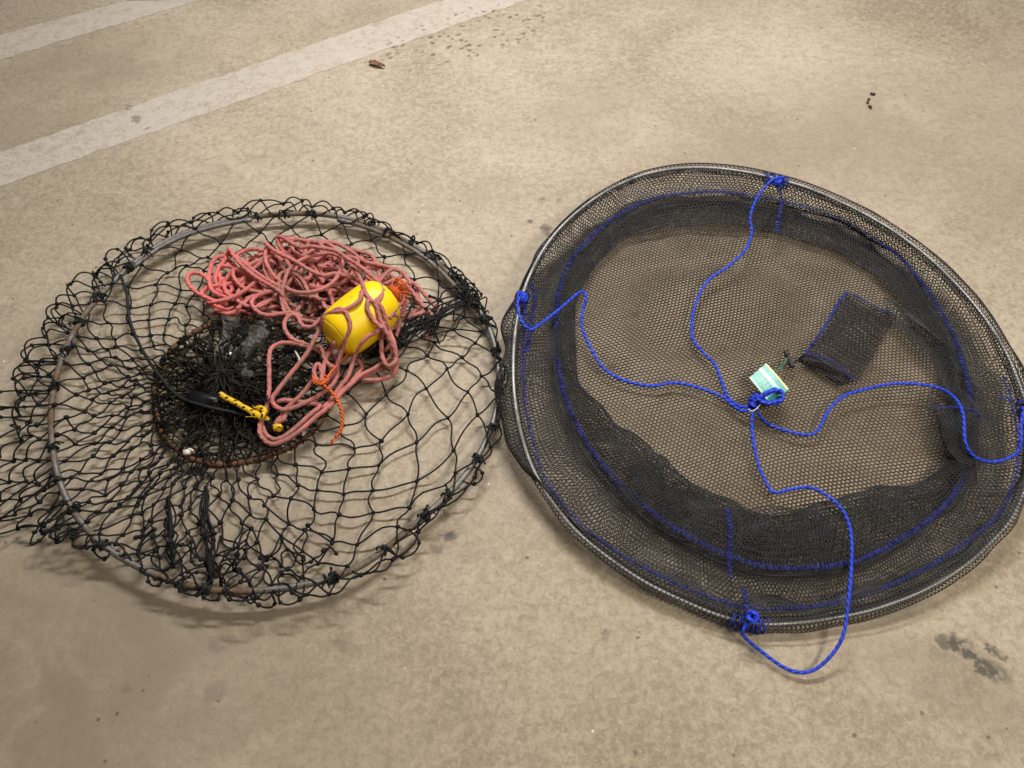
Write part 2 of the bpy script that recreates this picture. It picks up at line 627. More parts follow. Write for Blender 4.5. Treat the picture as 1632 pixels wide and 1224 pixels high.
line((0, 243), (700, 1), (0, 297), (816, 8))
line((0, 56), (205, 0), (0, 95), (320, 0))


# ------------------------------------------------------------------ closed outlines read about a centre
class Loop:
    def __init__(s, pix, z, centre):
        q = catmull(PP(pix, z), 10, True)
        s.pts = q
        s.c = centre
        d = q[:, :2] - centre[:2]
        a = np.arctan2(d[:, 1], d[:, 0])
        o = np.argsort(a)
        s.a, s.r, s.z = a[o], np.hypot(d[:, 0], d[:, 1])[o], q[o, 2]

    def rad(s, th):
        return np.interp(th, s.a, s.r, period=2 * PI)

    def zz(s, th):
        return np.interp(th, s.a, s.z, period=2 * PI)

    def at(s, th, k=1.0):
        r = s.rad(th) * k
        return np.stack([s.c[0] + r * np.cos(th), s.c[1] + r * np.sin(th), s.zz(th)], -1)


def wavy(n, amp, seed):
    """smooth periodic random function of angle"""
    rs = np.random.RandomState(seed)
    ks = rs.randint(n // 3, n + 1, 7)
    ph = rs.rand(7) * 2 * PI
    am = rs.rand(7)
    am = am / am.sum() * amp * 2

    def f(th):
        return sum(a * np.sin(k * th + p) for a, k, p in zip(am, ks, ph))
    return f


# ================================================================== LEFT: knotted crab net on a steel hoop
CN = P(372, 625, 0)
hoop_px = [(500, 341), (560, 350), (620, 371), (680, 405), (725, 445), (757, 485), (781, 528), (793, 575), (795, 625),
           (787, 668), (772, 708), (742, 757), (700, 802), (650, 845), (594, 890), (540, 918), (480, 933), (420, 941),
           (350, 942), (290, 930), (230, 908), (180, 880), (138, 843), (108, 798), (90, 750), (83, 700), (82, 650),
           (90, 600), (110, 545), (140, 495), (180, 450), (220, 415), (260, 387), (310, 366), (370, 351), (430, 343)]


def hoop_z(px, py):
    # leans: near edge and left carried higher by bunched netting, far right on the floor
    a = math.atan2(-(py - 640), px - 430)
    return .020 + .010 * max(0, math.cos(a - math.radians(-115))) + .008 * max(0, math.cos(a - math.radians(150)))


hoop_z_list = [hoop_z(*p) for p in hoop_px]
HOOP = Loop(hoop_px, hoop_z_list, CN)
inner_px = [(250, 600), (247, 640), (260, 690), (290, 722), (330, 738), (380, 739), (430, 726), (480, 702), (513, 668),
            (524, 622), (512, 572), (482, 535), (440, 514), (395, 508), (345, 515), (300, 536), (268, 565)]
INNER = Loop(inner_px, .016, CN)

net = thing('crab_net', 'round crab net of coarse black knotted twine on a grey steel hoop', 'crab net', (CN[0], CN[1], 0))
m = MB()
m.tube(HOOP.pts, .0046, 10, True)
m.build('hoop', M_HOOP, net)
# the rod's two ends lie side by side along the far edge
for (xa, ya), (xb, yb) in (((212, 424), (400, 354)), ((540, 346), (733, 450))):
    qa, qb = P(xa, ya, .025), P(xb, yb, .025)
    ta, tb = (math.atan2(q_[1] - CN[1], q_[0] - CN[0]) for q_ in (qa, qb))
    m = MB()
    m.tube(HOOP.at(np.linspace(ta, tb, 30), .978) + [0, 0, .001], .0042, 8)
    m.build('hoop_end', M_HOOP, net)
m = MB()
q = INNER.pts.copy()
q[:, 2] += R.normal(0, .0006, len(q))
m.tube(q, .0042 * (1 + .12 * np.sin(np.arange(len(q)) * 1.3)), 8, True)
m.build('inner_ring', M_RUST, net)

# --- knotted mesh
NC, NR = 42, 11


def crowd(f):
    """fraction of the way round -> angle: the slack is drawn together at lower left"""
    g = np.linspace(0, 2 * PI, 721)
    d = np.interp(np.degrees(g), [0, 90, 150, 180, 200, 230, 262, 285, 310, 340, 360], [.85, .95, 1.05, 1.2, 1.9, 2.0, 1.7, 1.3, .85, .80, .85])
    c = np.concatenate([[0], np.cumsum((d[1:] + d[:-1]) / 2)])
    return np.interp(np.asarray(f) % 1.0, c / c[-1], g)


def spill(th):
    d = np.degrees(th) % 360
    xs = [0, 25, 60, 85, 105, 125, 150, 175, 190, 203, 215, 228, 245, 270, 300, 330, 360]
    ys = [8, 8, 10, 26, 22, 34, 55, 58, 70, 100, 135, 60, 10, 6, 20, 24, 8]
    return np.interp(d, xs, ys) * .00105


lowf = [wavy(9, .010, s) for s in range(40, 40 + NR + 1)]
node = np.zeros((NR + 1, NC, 3))
for j in range(NR + 1):
    t = j / NR
    th = crowd((np.arange(NC) + .5 * (j % 2)) / NC)
    swirl = .10 * np.sin(th * 3 + 1.0) * (1 - t) + .05 * np.sin(th * 5 + j * .3)
    th = th + swirl + R.normal(0, .013, NC)
    ri, rh, zh = INNER.rad(th), HOOP.rad(th), HOOP.zz(th)
    ro = rh + spill(th)
    a = .84
    if t <= a:
        k = (t / a) ** .93
        r = ri + (ro - ri) * k
    else:
        k = (t - a) / (1 - a)
        r = ro + (rh - ro) * k
    lie = np.interp(np.degrees(th) % 360, [186, 196, 222, 232], [0, 1, 1, 0])
    r = r * (1 - lie) + (ri + (ro - ri) * t) * lie
    dirty = np.clip(1 - np.abs(r - rh) / .035, 0, 1)
    z = .006 + .010 * R.rand(NC) + np.maximum(0, lowf[j](th)) * .9
    near_in = np.clip(1 - np.abs(r - ri) / .03, 0, 1)
    z = np.maximum(z, .020 * near_in)
    z = z * (1 - dirty) + dirty * (zh + (.007 if t < a else -.002))
    if t > a - .12 or lie.max() > 0:
        out = np.clip((r - rh) / .02, 0, 1)
        z = z + out * (1 - lie) * (.008 + .012 * R.rand(NC)) * (t > a - .12)
    edge = 1.0 if 0 < j < NR else .3
    r = r + R.normal(0, .0038, NC) * edge * (1 if t > .15 else .5)
    node[j] = np.stack([CN[0] + r * np.cos(th), CN[1] + r * np.sin(th), np.maximum(z, .004)], -1)
    if j == 0:
        node[j][:, 2] = .017

m = MB()
TW = .00135


def strand(m, a, b, bow=.16, r=TW, nseg=6, sides=5, out=None):
    a, b = np.asarray(a), np.asarray(b)
    L = np.linalg.norm(b - a)
    d = (b - a) / (L + 1e-9)
    s1 = np.cross(d, (0, 0, 1.0))
    s1 /= np.linalg.norm(s1) + 1e-9
    k = R.normal(0, bow)
    k2 = R.normal(0, bow * .5)
    lift = abs(R.normal(0, .10))
    t = np.linspace(0, 1, nseg + 1)[:, None]
    sh = np.sin(PI * t) * k + np.sin(2 * PI * t) * k2
    p = a + (b - a) * t + s1 * sh * L
    p[:, 2:] += np.sin(PI * t) * lift * L * .5
    if out is not None:
        p += np.sin(PI * t) * out
    p[:, 2] = np.maximum(p[:, 2], .0025)
    m.tube(p, r, sides)


for j in range(NR):
    for i in range(NC):
        a = node[j, i]
        i2 = (i - 1) % NC if j % 2 == 0 else (i + 1) % NC
        for b in (node[j + 1, i], node[j + 1, i2]):
            rad_d = np.array([a[0] - CN[0], a[1] - CN[1], 0])
            rad_d /= np.linalg.norm(rad_d)
            far = np.linalg.norm((a - CN)[:2]) > HOOP.rad(math.atan2(*(a - CN)[1::-1])) + .006
            strand(m, a, b, .085 if j > 1 else .15, out=rad_d * .008 * R.rand() + np.array([0, 0, .006]) if far else None)
kn = node[1:NR].reshape(-1, 3)
m.blobs(kn + [0, 0, .0005], .0033)
# edge loops round the outside of the hoop
for i in range(60):
    th = 2 * PI * (i + R.rand() * .4) / 60
    dg = math.degrees(th) % 360
    left = 112 < dg < 192
    if R.rand() < (.2 if left else .45):
        continue
    sp = spill(np.array(th)) * (R.uniform(.75, 1.2) if left else R.uniform(.5, .95)) + .008
    dth = R.uniform(.032, .056) if left else R.uniform(.030, .055)
    sk = R.normal(0, .02)
    ks = np.array([-1, -1.0, -.75, 0, .75, 1.0, 1]) * dth + np.array([0, .4, .8, 1, .8, .4, 0]) * sk
    rr_ = np.array([0, .4, .82, 1, .82, .4, 0])
    ang = th + ks
    base = HOOP.at(ang)
    er = np.stack([np.cos(ang), np.sin(ang), 0 * ang], -1)
    p = base + er * (rr_ * sp)[:, None]
    p[:, 2] = np.maximum(.004, p[:, 2] + rr_ * R.normal(-.002, .008) + .003)
    m.tube(catmull(p, 5), TW, 5)
    m.blobs(p[[2, 4] if not left else [2, 4, 5]], .0030)
# slack netting bunched along the near edge and at lower left
def chain(pts, amp, step, zlo, zhi):
    """collapsed row of the mesh: a zigzag of twine knotted at every turn"""
    q = catmull(np.array([(a, b, 0) for a, b in pts], float), 20)[:, :2]
    L = np.concatenate([[0], np.cumsum(np.linalg.norm(np.diff(q, axis=0), axis=1))])
    n = max(3, int(L[-1] / step))
    sN = np.linspace(0, L[-1], n)
    c = np.stack([np.interp(sN, L, q[:, k]) for k in (0, 1)], -1)
    t = np.gradient(c, axis=0)
    t /= np.linalg.norm(t, axis=1)[:, None] + 1e-9
    sg = np.where(np.arange(n) % 2 == 0, 1, -1)[:, None]
    c = c + np.stack([-t[:, 1], t[:, 0]], -1) * sg * amp * R.uniform(.6, 1.3, (n, 1)) + R.normal(0, step * .18, (n, 2))
    w = PP([(a, b) for a, b in c], R.uniform(zlo, zhi, n))
    for a, b in zip(w[:-1], w[1:]):
        strand(m, a, b, .16, nseg=7)
    m.blobs(w, .0031)


for k in range(3):
    f = k / 3
    y0 = lambda x, f=f: np.interp(x, [205, 290, 350, 420, 480, 545], [868, 915, 930, 930, 916, 896]) - f * 75 - R.normal(0, 5)
    xs_ = np.array([R.uniform(205, 260), 300, 350, 400, 450, R.uniform(480, 545)])
    chain([(x, y0(x)) for x in xs_], R.uniform(10, 22), R.uniform(15, 24), .005, .030)
# gathered hanks drawn together into thick dark cords
for (x0, y0, x1, y1, n, spread) in ((268, 795, 275, 905, 7, 5), (328, 775, 337, 930, 8, 5), (760, 470, 590, 568, 8, 7),
                                    (730, 440, 772, 500, 8, 7), (740, 475, 690, 530, 6, 18),
                                    (690, 500, 600, 560, 8, 12), (395, 860, 350, 935, 3, 9)):
    for k in range(n):
        s = 5
        t = np.linspace(0, 1, s)
        en = np.array([.35, 1, 1.2, 1, .35])
        px = x0 + (x1 - x0) * t + R.normal(0, spread, s) * en
        py = y0 + (y1 - y0) * t + R.normal(0, spread, s) * en
        z = .014 + .012 * np.sin(PI * t) + R.uniform(0, .01, s)
        m.tube(catmull(PP(list(zip(px, py)), z), 6), TW, 5)
        m.blobs(PP([(px[2], py[2])], z[2]), .0030)
m.build('netting', M_NET, net)

# --- dense netting drawn to the middle, inside the inner ring
m = MB()
GA = P(353, 597, .034)
gath_nodes = []
for layer in range(4):
    n2, r2 = 34, 5
    off = R.rand() * .2
    tight = layer < 2
    cc = GA if tight else P(R.uniform(380, 440), R.uniform(600, 660), .012)
    nd = np.zeros((r2 + 1, n2, 3))
    for j in range(r2 + 1):
        t = j / r2
        th = 2 * PI * (np.arange(n2) + .5 * (j % 2)) / n2 + off + R.normal(0, .05, n2)
        rim = INNER.at(th)
        k = t ** .8
        q = cc + (rim - cc) * k[..., None] if hasattr(k, '__len__') else cc + (rim - cc) * k
        q = q + R.normal(0, .0050, q.shape) * (0 < t < 1)
        q[:, 2] = np.clip(q[:, 2] * .8 + R.rand(n2) * .012, .004, .045)
        if j == 0:
            q = cc + R.normal(0, .004 if tight else .03, q.shape)
            q[:, 2] = np.clip(q[:, 2], .004, .045)
        nd[j] = q
    for j in range(r2):
        for i in range(n2):
            if not tight and R.rand() < .35:
                continue
            i2 = (i - 1) % n2 if j % 2 == 0 else (i + 1) % n2
            for b in (nd[j + 1, i], nd[j + 1, i2]):
                strand(m, nd[j, i], b, .16, r=.0013, nseg=6, sides=5)
    m.blobs(nd[1:-1].reshape(-1, 3)[::2], .0028)
# twine whipped round the inner ring
for i in range(76):
    th = 2 * PI * (i + R.rand()) / 76
    c = INNER.at(np.array(th))
    er = np.array([math.cos(th), math.sin(th), 0])
    et = np.array([-math.sin(th), math.cos(th), 0])
    a = np.linspace(0, 2 * PI, 9)[:-1]
    sk = R.normal(0, .003)
    m.tube(c + er * np.cos(a)[:, None] * .0056 + np.array([0, 0, 1]) * np.sin(a)[:, None] * .0056 + et * (np.sin(a) * sk)[:, None],
           .0009, 4, True)
m.build('bunched_netting', M_INNER, net)

# --- lashings round the hoop, each a wrap of black twine
lash = [(735, 440, 7), (748, 462, 5), (690, 412, 3), (655, 388, 3), (618, 368, 3), (590, 358, 3), (455, 341, 3), (500, 340, 2), (410, 346, 3), (235, 405, 6),
        (205, 428, 6), (160, 472, 4), (128, 517, 3), (103, 560, 3), (86, 622, 2), (85, 715, 5), (95, 765, 3), (118, 815, 5),
        (165, 868, 4), (290, 930, 5), (330, 940, 6), (530, 921, 8), (615, 874, 4), (680, 822, 4), (715, 787, 5), (760, 730, 3),
        (783, 680, 3), (795, 620, 3), (790, 560, 3), (772, 508, 4)]
for (px, py, n) in lash:
    n = max(2, round(n * .65))
    q = P(px, py, hoop_z(px, py))
    th = math.atan2(q[1] - CN[1], q[0] - CN[0])
    m = MB()
    for k in range(n):
        tk = th + (k - n / 2) * .008 + R.normal(0, .003)
        c = HOOP.at(np.array(tk))
        tn = HOOP.at(np.array(tk + .02)) - HOOP.at(np.array(tk - .02))
        tn /= np.linalg.norm(tn)
        sd = np.cross(tn, (0, 0, 1))
        a = np.linspace(0, 2 * PI, 11)[:-1]
        rad = .0058 + R.rand() * .0018
        m.tube(c + sd * np.cos(a)[:, None] * rad + np.array([0, 0, 1]) * np.sin(a)[:, None] * rad
               + tn * (np.sin(a + R.rand() * 6) * .003)[:, None], .0016, 5, True)
    c = HOOP.at(np.array(th))
    for k in range(2 if n < 5 else 4):
        d = R.normal(0, 1, 3)
        d[2] = abs(d[2]) * .3
        d /= np.linalg.norm(d)
        m.tube(catmull([c + [0, 0, .006], c + d * .010 + [0, 0, .010], c + d * R.uniform(.010, .018)], 5), .0013, 5)
    m.blobs([c + [0, 0, .006]], .0036)
    m.build('lashing', M_NETG, net)

# --- black line from the hoop over the inner ring
m = MB()
m.tube(catmull(PP([(192, 438, .034), (202, 470, .03), (207, 512, .024), (228, 560, .022), (255, 600, .030), (285, 632, .032),
                   (325, 647, .040), (370, 657, .034), (412, 668, .028), (440, 676, .026)]), 8), .0026, 7)
m.build('bridle_line', M_NETG, net)
# small black weight the line runs over
m = MB()
wc = P(326, 640, .026)
vv = BV.copy()
m2 = MB()
n_a, n_b = 16, 12
vv, ff = [], []
for i in range(n_b + 1):
    la = -PI / 2 + PI * i / n_b
    for k in range(n_a):
        lo = 2 * PI * k / n_a
        dent = 1 + .16 * math.sin(3 * lo + 2 * la) + .10 * math.sin(5 * lo - 3 * la)
        x = dent * np.sign(math.cos(la)) * abs(math.cos(la)) ** .8 * math.cos(lo)
        y = dent * abs(math.cos(la)) ** .8 * math.sin(lo)
        vv.append((wc[0] + x * .027 - y * .005, wc[1] + y * .016, wc[2] + math.sin(la) * .014))
for i in range(n_b):
    for k in range(n_a):
        ff.append([i * n_a + k, i * n_a + (k + 1) % n_a, (i + 1) * n_a + (k + 1) % n_a, (i + 1) * n_a + k])
m.add(vv, ff)
m.build('weight', M_BLACK, net)

# ------------------------------------------------------------------ white cable ties
m = MB()
c = P(298, 721, .025)
m.box(c, (.0045, .001, 0), (-.001, .0035, 0), (0, 0, .003))
m.tube(catmull([c, c + [.003, .004, .003], c + [.009, .002, .001]], 5), .0014, 5)
tag(m.build('cable_tie', M_WHITE), 'tiny white plastic tie on the near edge of the rusty inner ring', 'cable tie')
m = MB()
a, b = P(470, 559, .032), P(478, 573, .036)
m.tube([a, b], .0016, 5)
d = (b - a) / np.linalg.norm(b - a)
m.box(b + d * .003, d * .0035, np.cross(d, (0, 0, 1)) * .0032, (0, 0, .0025))
tag(m.build('cable_tie', M_WHITE), 'thin pale tie end poking up inside the big pink rope loop', 'cable tie')

# ------------------------------------------------------------------ crumpled clear plastic
m = MB()
vv, ff = [], []
nu, nv = 14, 9
for i in range(nu):
    for j in range(nv):
        u, v = i / (nu - 1), j / (nv - 1)
        px = 352 + 70 * v + 6 * math.sin(u * 7) - 8 * u * (1 - v)
        py = 502 + 92 * u + 10 * v
        z = .030 + .014 * math.sin(v * 9 + u * 3) + .008 * math.sin(u * 11 + v * 5) + R.normal(0, .0016)
        vv.append(P(px, py, max(.012, z - .007)))
for i in range(nu - 1):
    for j in range(nv - 1):
        ff.append([i * nv + j, i * nv + j + 1, (i + 1) * nv + j + 1, (i + 1) * nv + j])
m.add(vv, ff)
o = m.build('plastic_scrap', M_CLEAR, smooth=False)
so = o.modifiers.new('s', 'SOLIDIFY')
so.thickness = .0006
tag(o, 'crumpled clear plastic scrap caught in the bunched netting above the inner ring', 'plastic scrap')

# ------------------------------------------------------------------ pink rope
RR = .0035
FC = P(575, 507, .066)
ax = np.array([.70, .70, .06])
ax /= np.linalg.norm(ax)
bx = np.cross(ax, (0, 0, 1))
bx /= np.linalg.norm(bx)
cx_ = np.cross(bx, ax)
FS = .88
CAMP = np.array([0, 0, CAM_H])


def over_float(q):
    """lift the part of a strand that would run through the float so that it lies on the float's skin"""
    d = q - CAMP
    t0 = np.linalg.norm(d, axis=1)
    d = d / t0[:, None]
    a_, b_ = .0715 * FS + RR * .9, .0488 * FS + RR * .9
    S = np.stack([ax / a_, bx / b_, cx_ / b_])
    o_ = S @ (CAMP - FC)
    dd = d @ S.T
    A = (dd * dd).sum(1)
    B = dd @ o_
    C = o_ @ o_ - 1
    disc = B * B - A * C
    tn = np.where(disc > 0, (-B - np.sqrt(np.maximum(disc, 0))) / A, 1e9)
    t1 = np.minimum(t0, tn)
    lift = t0 - t1
    k = np.array([1, 2, 3, 2, 1.]) / 9
    sm = np.convolve(np.pad(lift, 2, mode='edge'), k, 'valid')
    lift = np.maximum(lift, sm)
    return CAMP + d * (t0 - lift)[:, None]



def zs(pts, z0, z1=None, hump=0.):
    n = len(pts)
    z1 = z0 if z1 is None else z1
    return [(p[0], p[1], z0 + (z1 - z0) * i / max(1, n - 1) + hump * math.sin(PI * i / max(1, n - 1))) for i, p in enumerate(pts)]


rope = MB()
paths = [
    (zs([(455, 458), (469, 465), (491, 466), (515, 460), (533, 447), (543, 430), (547, 413), (541, 408), (526, 404), (505, 406), (488, 411),
         (474, 418), (461, 429), (454, 446), (450, 466), (455, 485), (462, 497), (470, 512)], .062, .040, .006)),
    (zs([(423, 388), (440, 401), (466, 414), (491, 429), (514, 439), (533, 436), (556, 441), (577, 450)], .050, .056, .010)),
    (zs([(447, 396), (442, 379), (450, 378), (462, 386), (479, 394), (497, 393), (517, 396), (536, 400), (550, 410), (570, 422), (589, 437), (601, 447), (608, 458),
         (609, 471), (602, 481)], .040, .096, .012)),
    (zs([(550, 412), (565, 429), (575, 446), (581, 463), (589, 477), (598, 484), (605, 506), (612, 523), (620, 538), (629, 558), (631, 578), (623, 590)],
        .062, .035, .045)),
    (zs([(612, 462), (606, 474), (600, 480), (607, 488), (613, 505), (614, 525), (621, 546), (628, 566)], .098, .045)),
    (zs([(588, 473), (585, 490), (592, 505), (602, 517), (610, 523)], .104, .090)),
    (zs([(495, 391), (512, 385), (536, 388), (557, 399), (582, 417), (608, 423), (637, 432), (648, 442), (654, 453)], .036)),
    (zs([(630, 455), (644, 454), (655, 462), (665, 476), (677, 490), (690, 503)], .050, .022)),
    (zs([(612, 453), (629, 446), (640, 439), (632, 429), (620, 432), (612, 440), (600, 452)], .030, .040)),
    (zs([(650, 448), (663, 454), (678, 471), (694, 489), (697, 502), (687, 514), (680, 540)], .028, .014)),
    (zs([(640, 480), (625, 500), (621, 508), (625, 501), (632, 506), (630, 520), (622, 525), (615, 540)], .040, .035)),
    (zs([(650, 480), (644, 489), (637, 507), (635, 523), (629, 540), (612, 560)], .040, .028)),
    (zs([(680, 497), (654, 504), (642, 508), (630, 512)], .024, .032)),
    (zs([(577, 464), (574, 478), (560, 489), (543, 496), (531, 498), (522, 502), (512, 520), (500, 543), (491, 560), (477, 579), (459, 601), (441, 624),
         (434, 635), (436, 644), (443, 650), (452, 653), (463, 651), (477, 646), (500, 635), (524, 619), (535, 604), (538, 592), (535, 574),
         (524, 563), (513, 556)], .100, .036, -.022)),
    (zs([(531, 497), (540, 492), (550, 497), (557, 511), (557, 525), (551, 540), (545, 557), (540, 574), (533, 592), (520, 610)], .082, .030, .022)),
    (zs([(520, 500), (511, 508), (497, 521), (481, 518), (475, 506), (464, 502), (454, 512), (455, 527), (467, 541), (486, 548), (506, 556), (516, 565)],
        .050, .042)),
    (zs([(515, 566), (506, 558), (488, 552), (466, 547), (448, 547), (434, 554), (429, 567), (429, 592), (429, 619), (427, 642), (421, 657),
         (415, 675), (414, 689), (420, 700), (430, 707), (441, 707), (461, 698), (481, 684), (506, 662), (529, 644), (545, 625), (560, 612), (574, 599),
         (595, 588), (612, 577), (626, 570)], .044, .040, -.006)),
    (zs([(427, 650), (420, 669), (421, 687), (429, 697), (441, 700), (457, 693), (473, 680), (495, 660), (511, 646), (488, 642), (470, 639),
         (452, 638), (441, 640)], .030, .034)),
    (zs([(505, 600), (499, 606), (481, 628), (466, 642), (455, 653), (447, 665)], .044, .030)),
    (zs([(462, 645), (452, 660), (436, 676), (428, 682)], .034, .028)),
    (zs([(456, 655), (452, 668), (440, 673), (430, 680)], .034, .028)),
    (zs([(612, 522), (603, 528), (587, 536), (572, 552), (565, 567), (560, 585), (554, 601), (542, 617), (525, 640)], .062, .034)),
    (zs([(612, 520), (608, 538), (608, 560), (612, 576), (619, 583), (630, 576), (630, 556), (622, 531), (612, 512)], .060, .070, -.012)),
    (zs([(632, 575), (631, 588), (626, 597), (610, 604), (592, 606), (578, 603), (596, 592), (618, 584)], .024, .034)),
    (zs([(570, 574), (576, 585), (570, 597), (552, 617), (538, 627), (515, 650)], .030, .036)),
    (zs([(512, 606), (504, 604), (500, 592), (504, 582), (509, 582), (513, 595), (512, 608)], .048, .056, .008)),
    (zs([(502, 553), (508, 551), (514, 559), (517, 571), (524, 581), (535, 586)], .052, .044)),
    (zs([(534, 545), (524, 561), (517, 579), (514, 600)], .050, .044)),
    # fresh pink hank on the left
    (zs([(362, 485), (344, 480), (326, 473), (312, 465), (302, 455), (298, 445), (302, 437), (313, 435), (326, 440), (333, 448), (335, 457), (342, 466),
         (360, 474), (380, 480)], .034, .030, .006)),
    (zs([(372, 405), (360, 407), (344, 412), (336, 424), (333, 438), (333, 452), (325, 466)], .038, .024)),
    (zs([(362, 402), (366, 398), (377, 414), (393, 430), (413, 445), (431, 455), (446, 465), (460, 480)], .042, .046, .010)),
    (zs([(375, 408), (390, 420), (410, 436), (428, 447), (448, 458)], .040, .044)),
    (zs([(367, 400), (356, 417), (346, 432), (343, 447), (350, 460)], .036, .026)),
    (zs([(346, 426), (354, 424), (367, 425), (380, 432), (394, 441), (410, 450)], .032, .036)),
    (zs([(321, 470), (323, 464), (334, 457), (356, 455), (375, 450), (397, 452), (415, 455)], .028, .030)),
    (zs([(338, 482), (341, 481), (362, 477), (382, 468), (399, 456), (410, 446)], .042, .046)),
    (zs([(350, 445), (367, 455), (370, 462), (360, 468), (345, 462)], .026)),
    (zs([(437, 463), (413, 470), (401, 481), (407, 494), (424, 502), (449, 500), (464, 498), (480, 505)], .046, .044)),
    (zs([(405, 498), (413, 486), (432, 478), (452, 479), (470, 490)], .034)),
    (zs([(395, 490), (420, 492), (445, 488), (462, 492)], .026)),
    (zs([(325, 473), (338, 487), (349, 496), (364, 500), (378, 495)], .022, .026)),
    (zs([(335, 480), (345, 490), (362, 494), (375, 488), (385, 478)], .020)),
    (zs([(375, 412), (380, 405), (395, 398), (413, 398), (432, 404), (450, 415)], .034, .040)),
    (zs([(385, 432), (396, 424), (408, 417), (420, 416), (422, 430), (430, 446), (444, 456)], .036)),
    (zs([(430, 398), (423, 402), (424, 417), (431, 432), (440, 443), (450, 451)], .044)),
    (zs([(442, 378), (447, 393), (456, 404), (472, 411), (488, 405), (500, 398)], .040)),
    (zs([(378, 492), (386, 486), (400, 474), (416, 466), (437, 464)], .038)),
    (zs([(400, 500), (385, 495), (372, 500), (355, 492), (345, 480)], .018)),
]
for p in paths:
    q = catmull(PP(p), 6)
    q[:, :2] += R.normal(0, .0002, q[:, :2].shape)
    q = over_float(q)
    rope.tube(q, RR, 9)
# filler turns lower in the heap
for k in range(46):
    if k < 32:
        cx, cy = R.normal(525, 42), R.normal(440, 22)
        ea, eb = R.uniform(22, 62), R.uniform(12, 34)
    elif k < 40:
        cx, cy = R.normal(385, 22), R.normal(455, 12)
        ea, eb = R.uniform(20, 42), R.uniform(10, 22)
    else:
        cx, cy = R.normal(635, 14), R.normal(490, 16)
        ea, eb = R.uniform(16, 32), R.uniform(10, 26)
    rot = R.normal(.35, .5)
    a0, sweep = R.rand() * 2 * PI, R.uniform(3.0, 6.5)
    z0 = R.uniform(.012, .044)
    pts = []
    for i in range(9):
        a = a0 + sweep * i / 8
        g = 1 + R.normal(0, .10)
        x, y = math.cos(a) * ea * g, math.sin(a) * eb * g
        X = cx + x * math.cos(rot) - y * math.sin(rot)
        Y = cy + x * math.sin(rot) + y * math.cos(rot)
        # keep inside the heap's outline
        ex, ey = (X - 505) / 188, (Y - 450 - (X - 505) * .16) / 64
        e = math.hypot(ex, ey)
        if e > 1:
            X, Y = 505 + (X - 505) / e, 450 + (X - 505) / e * .16 + (Y - 450 - (X - 505) * .16) / e
        pts.append((X, Y, z0 + R.uniform(-.004, .006)))
    rope.tube(catmull(PP(pts), 6), RR * .97, 8)
ro = rope.build('rope', M_ROPE)
tag(ro, 'tangled heap of faded pink rope lying in the coarse black net', 'rope')

# ------------------------------------------------------------------ yellow float
fl_o = thing('float', 'egg-shaped yellow float under loops of the pink rope', 'float', (FC[0], FC[1], 0))
m = MB()
prof = [(-.071, .004), (-.0705, .010), (-.067, .014), (-.0655, .0205), (-.062, .0290), (-.056, .0375), (-.0545, .0378), (-.053, .0405), (-.044, .0450), (-.030, .0472), (-.012, .0480),
        (.004, .0482), (.020, .0480), (.036, .0468), (.050, .0430), (.059, .0365), (.065, .027), (.0675, .016), (.0685, .010), (.0685, .003)]
pr = catmull(np.array([(a, b, 0) for a, b in prof]), 3)
ns = 40
vv, ff = [], []
for (a, b, _) in pr:
    for k in range(ns):
        g = 2 * PI * k / ns
        vv.append(FC + (ax * a + (bx * math.cos(g) + cx_ * math.sin(g)) * b) * FS)
for i in range(len(pr) - 1):
    for k in range(ns):
        ff.append([i * ns + k, i * ns + (k + 1) % ns, (i + 1) * ns + (k + 1) % ns, (i + 1) * ns + k])
m.add(vv, ff)
m.build('float_body', M_FLOAT, fl_o)
# orange twine wound at the far end of the float
m = MB()
e = FC + ax * .068 * FS
t = np.linspace(0, 1, 130)
pts = e + ax * (0.002 + .026 * t)[:, None] + (bx * np.cos(t * 62)[:, None] + cx_ * np.sin(t * 62)[:, None]) * (.008 + .004 * np.sin(t * 9) + .003 * t)[:, None]
m.tube(pts, .0013, 5)
for k in range(9):
    d = ax * R.uniform(.02, .036) + bx * R.normal(0, .012) + cx_ * R.normal(0, .008)
    m.tube(catmull([e, e + d * .5 + cx_ * .004, e + d], 5), .0012, 5)
m.tube(catmull([e + ax * .02 + bx * .01, e + bx * .024 + ax * .005, e + bx * .034 - ax * .03, e + bx * .03 - ax * .05], 6), .0012, 5)
m.build('twine_winding', M_ORANGE, fl_o)

# ------------------------------------------------------------------ orange cord tying the rope
m = MB()
m.tube(catmull(PP([(566, 553, .040), (552, 567, .046), (540, 579, .050), (527, 593, .054), (520, 603, .058), (508, 607, .062), (499, 604, .058), (502, 611, .060), (513, 612, .062),
                   (523, 604, .062), (518, 598, .058)]), 6), .0016, 6)
m.tube(catmull(PP([(500, 604, .050), (498, 600, .056), (505, 610, .062), (516, 609, .062), (524, 601, .060)]), 6), .0016, 6)
m.tube(catmull(PP([(516, 608, .060), (518, 616, .058), (526, 622, .052), (535, 633, .046), (543, 650, .038), (546, 668, .030), (543, 685, .022), (535, 697, .016)]), 6), .0026, 7)
e = P(535, 697, .016)
for k in range(7):
    d = np.array([R.normal(-.006, .004), R.normal(-.009, .003), R.normal(-.002, .003)])
    m.tube([e, e + d], .0009, 4)
tag(m.build('cord', M_ORANGE), 'bright orange cord knotted round the pink rope with a loose frayed tail', 'cord')

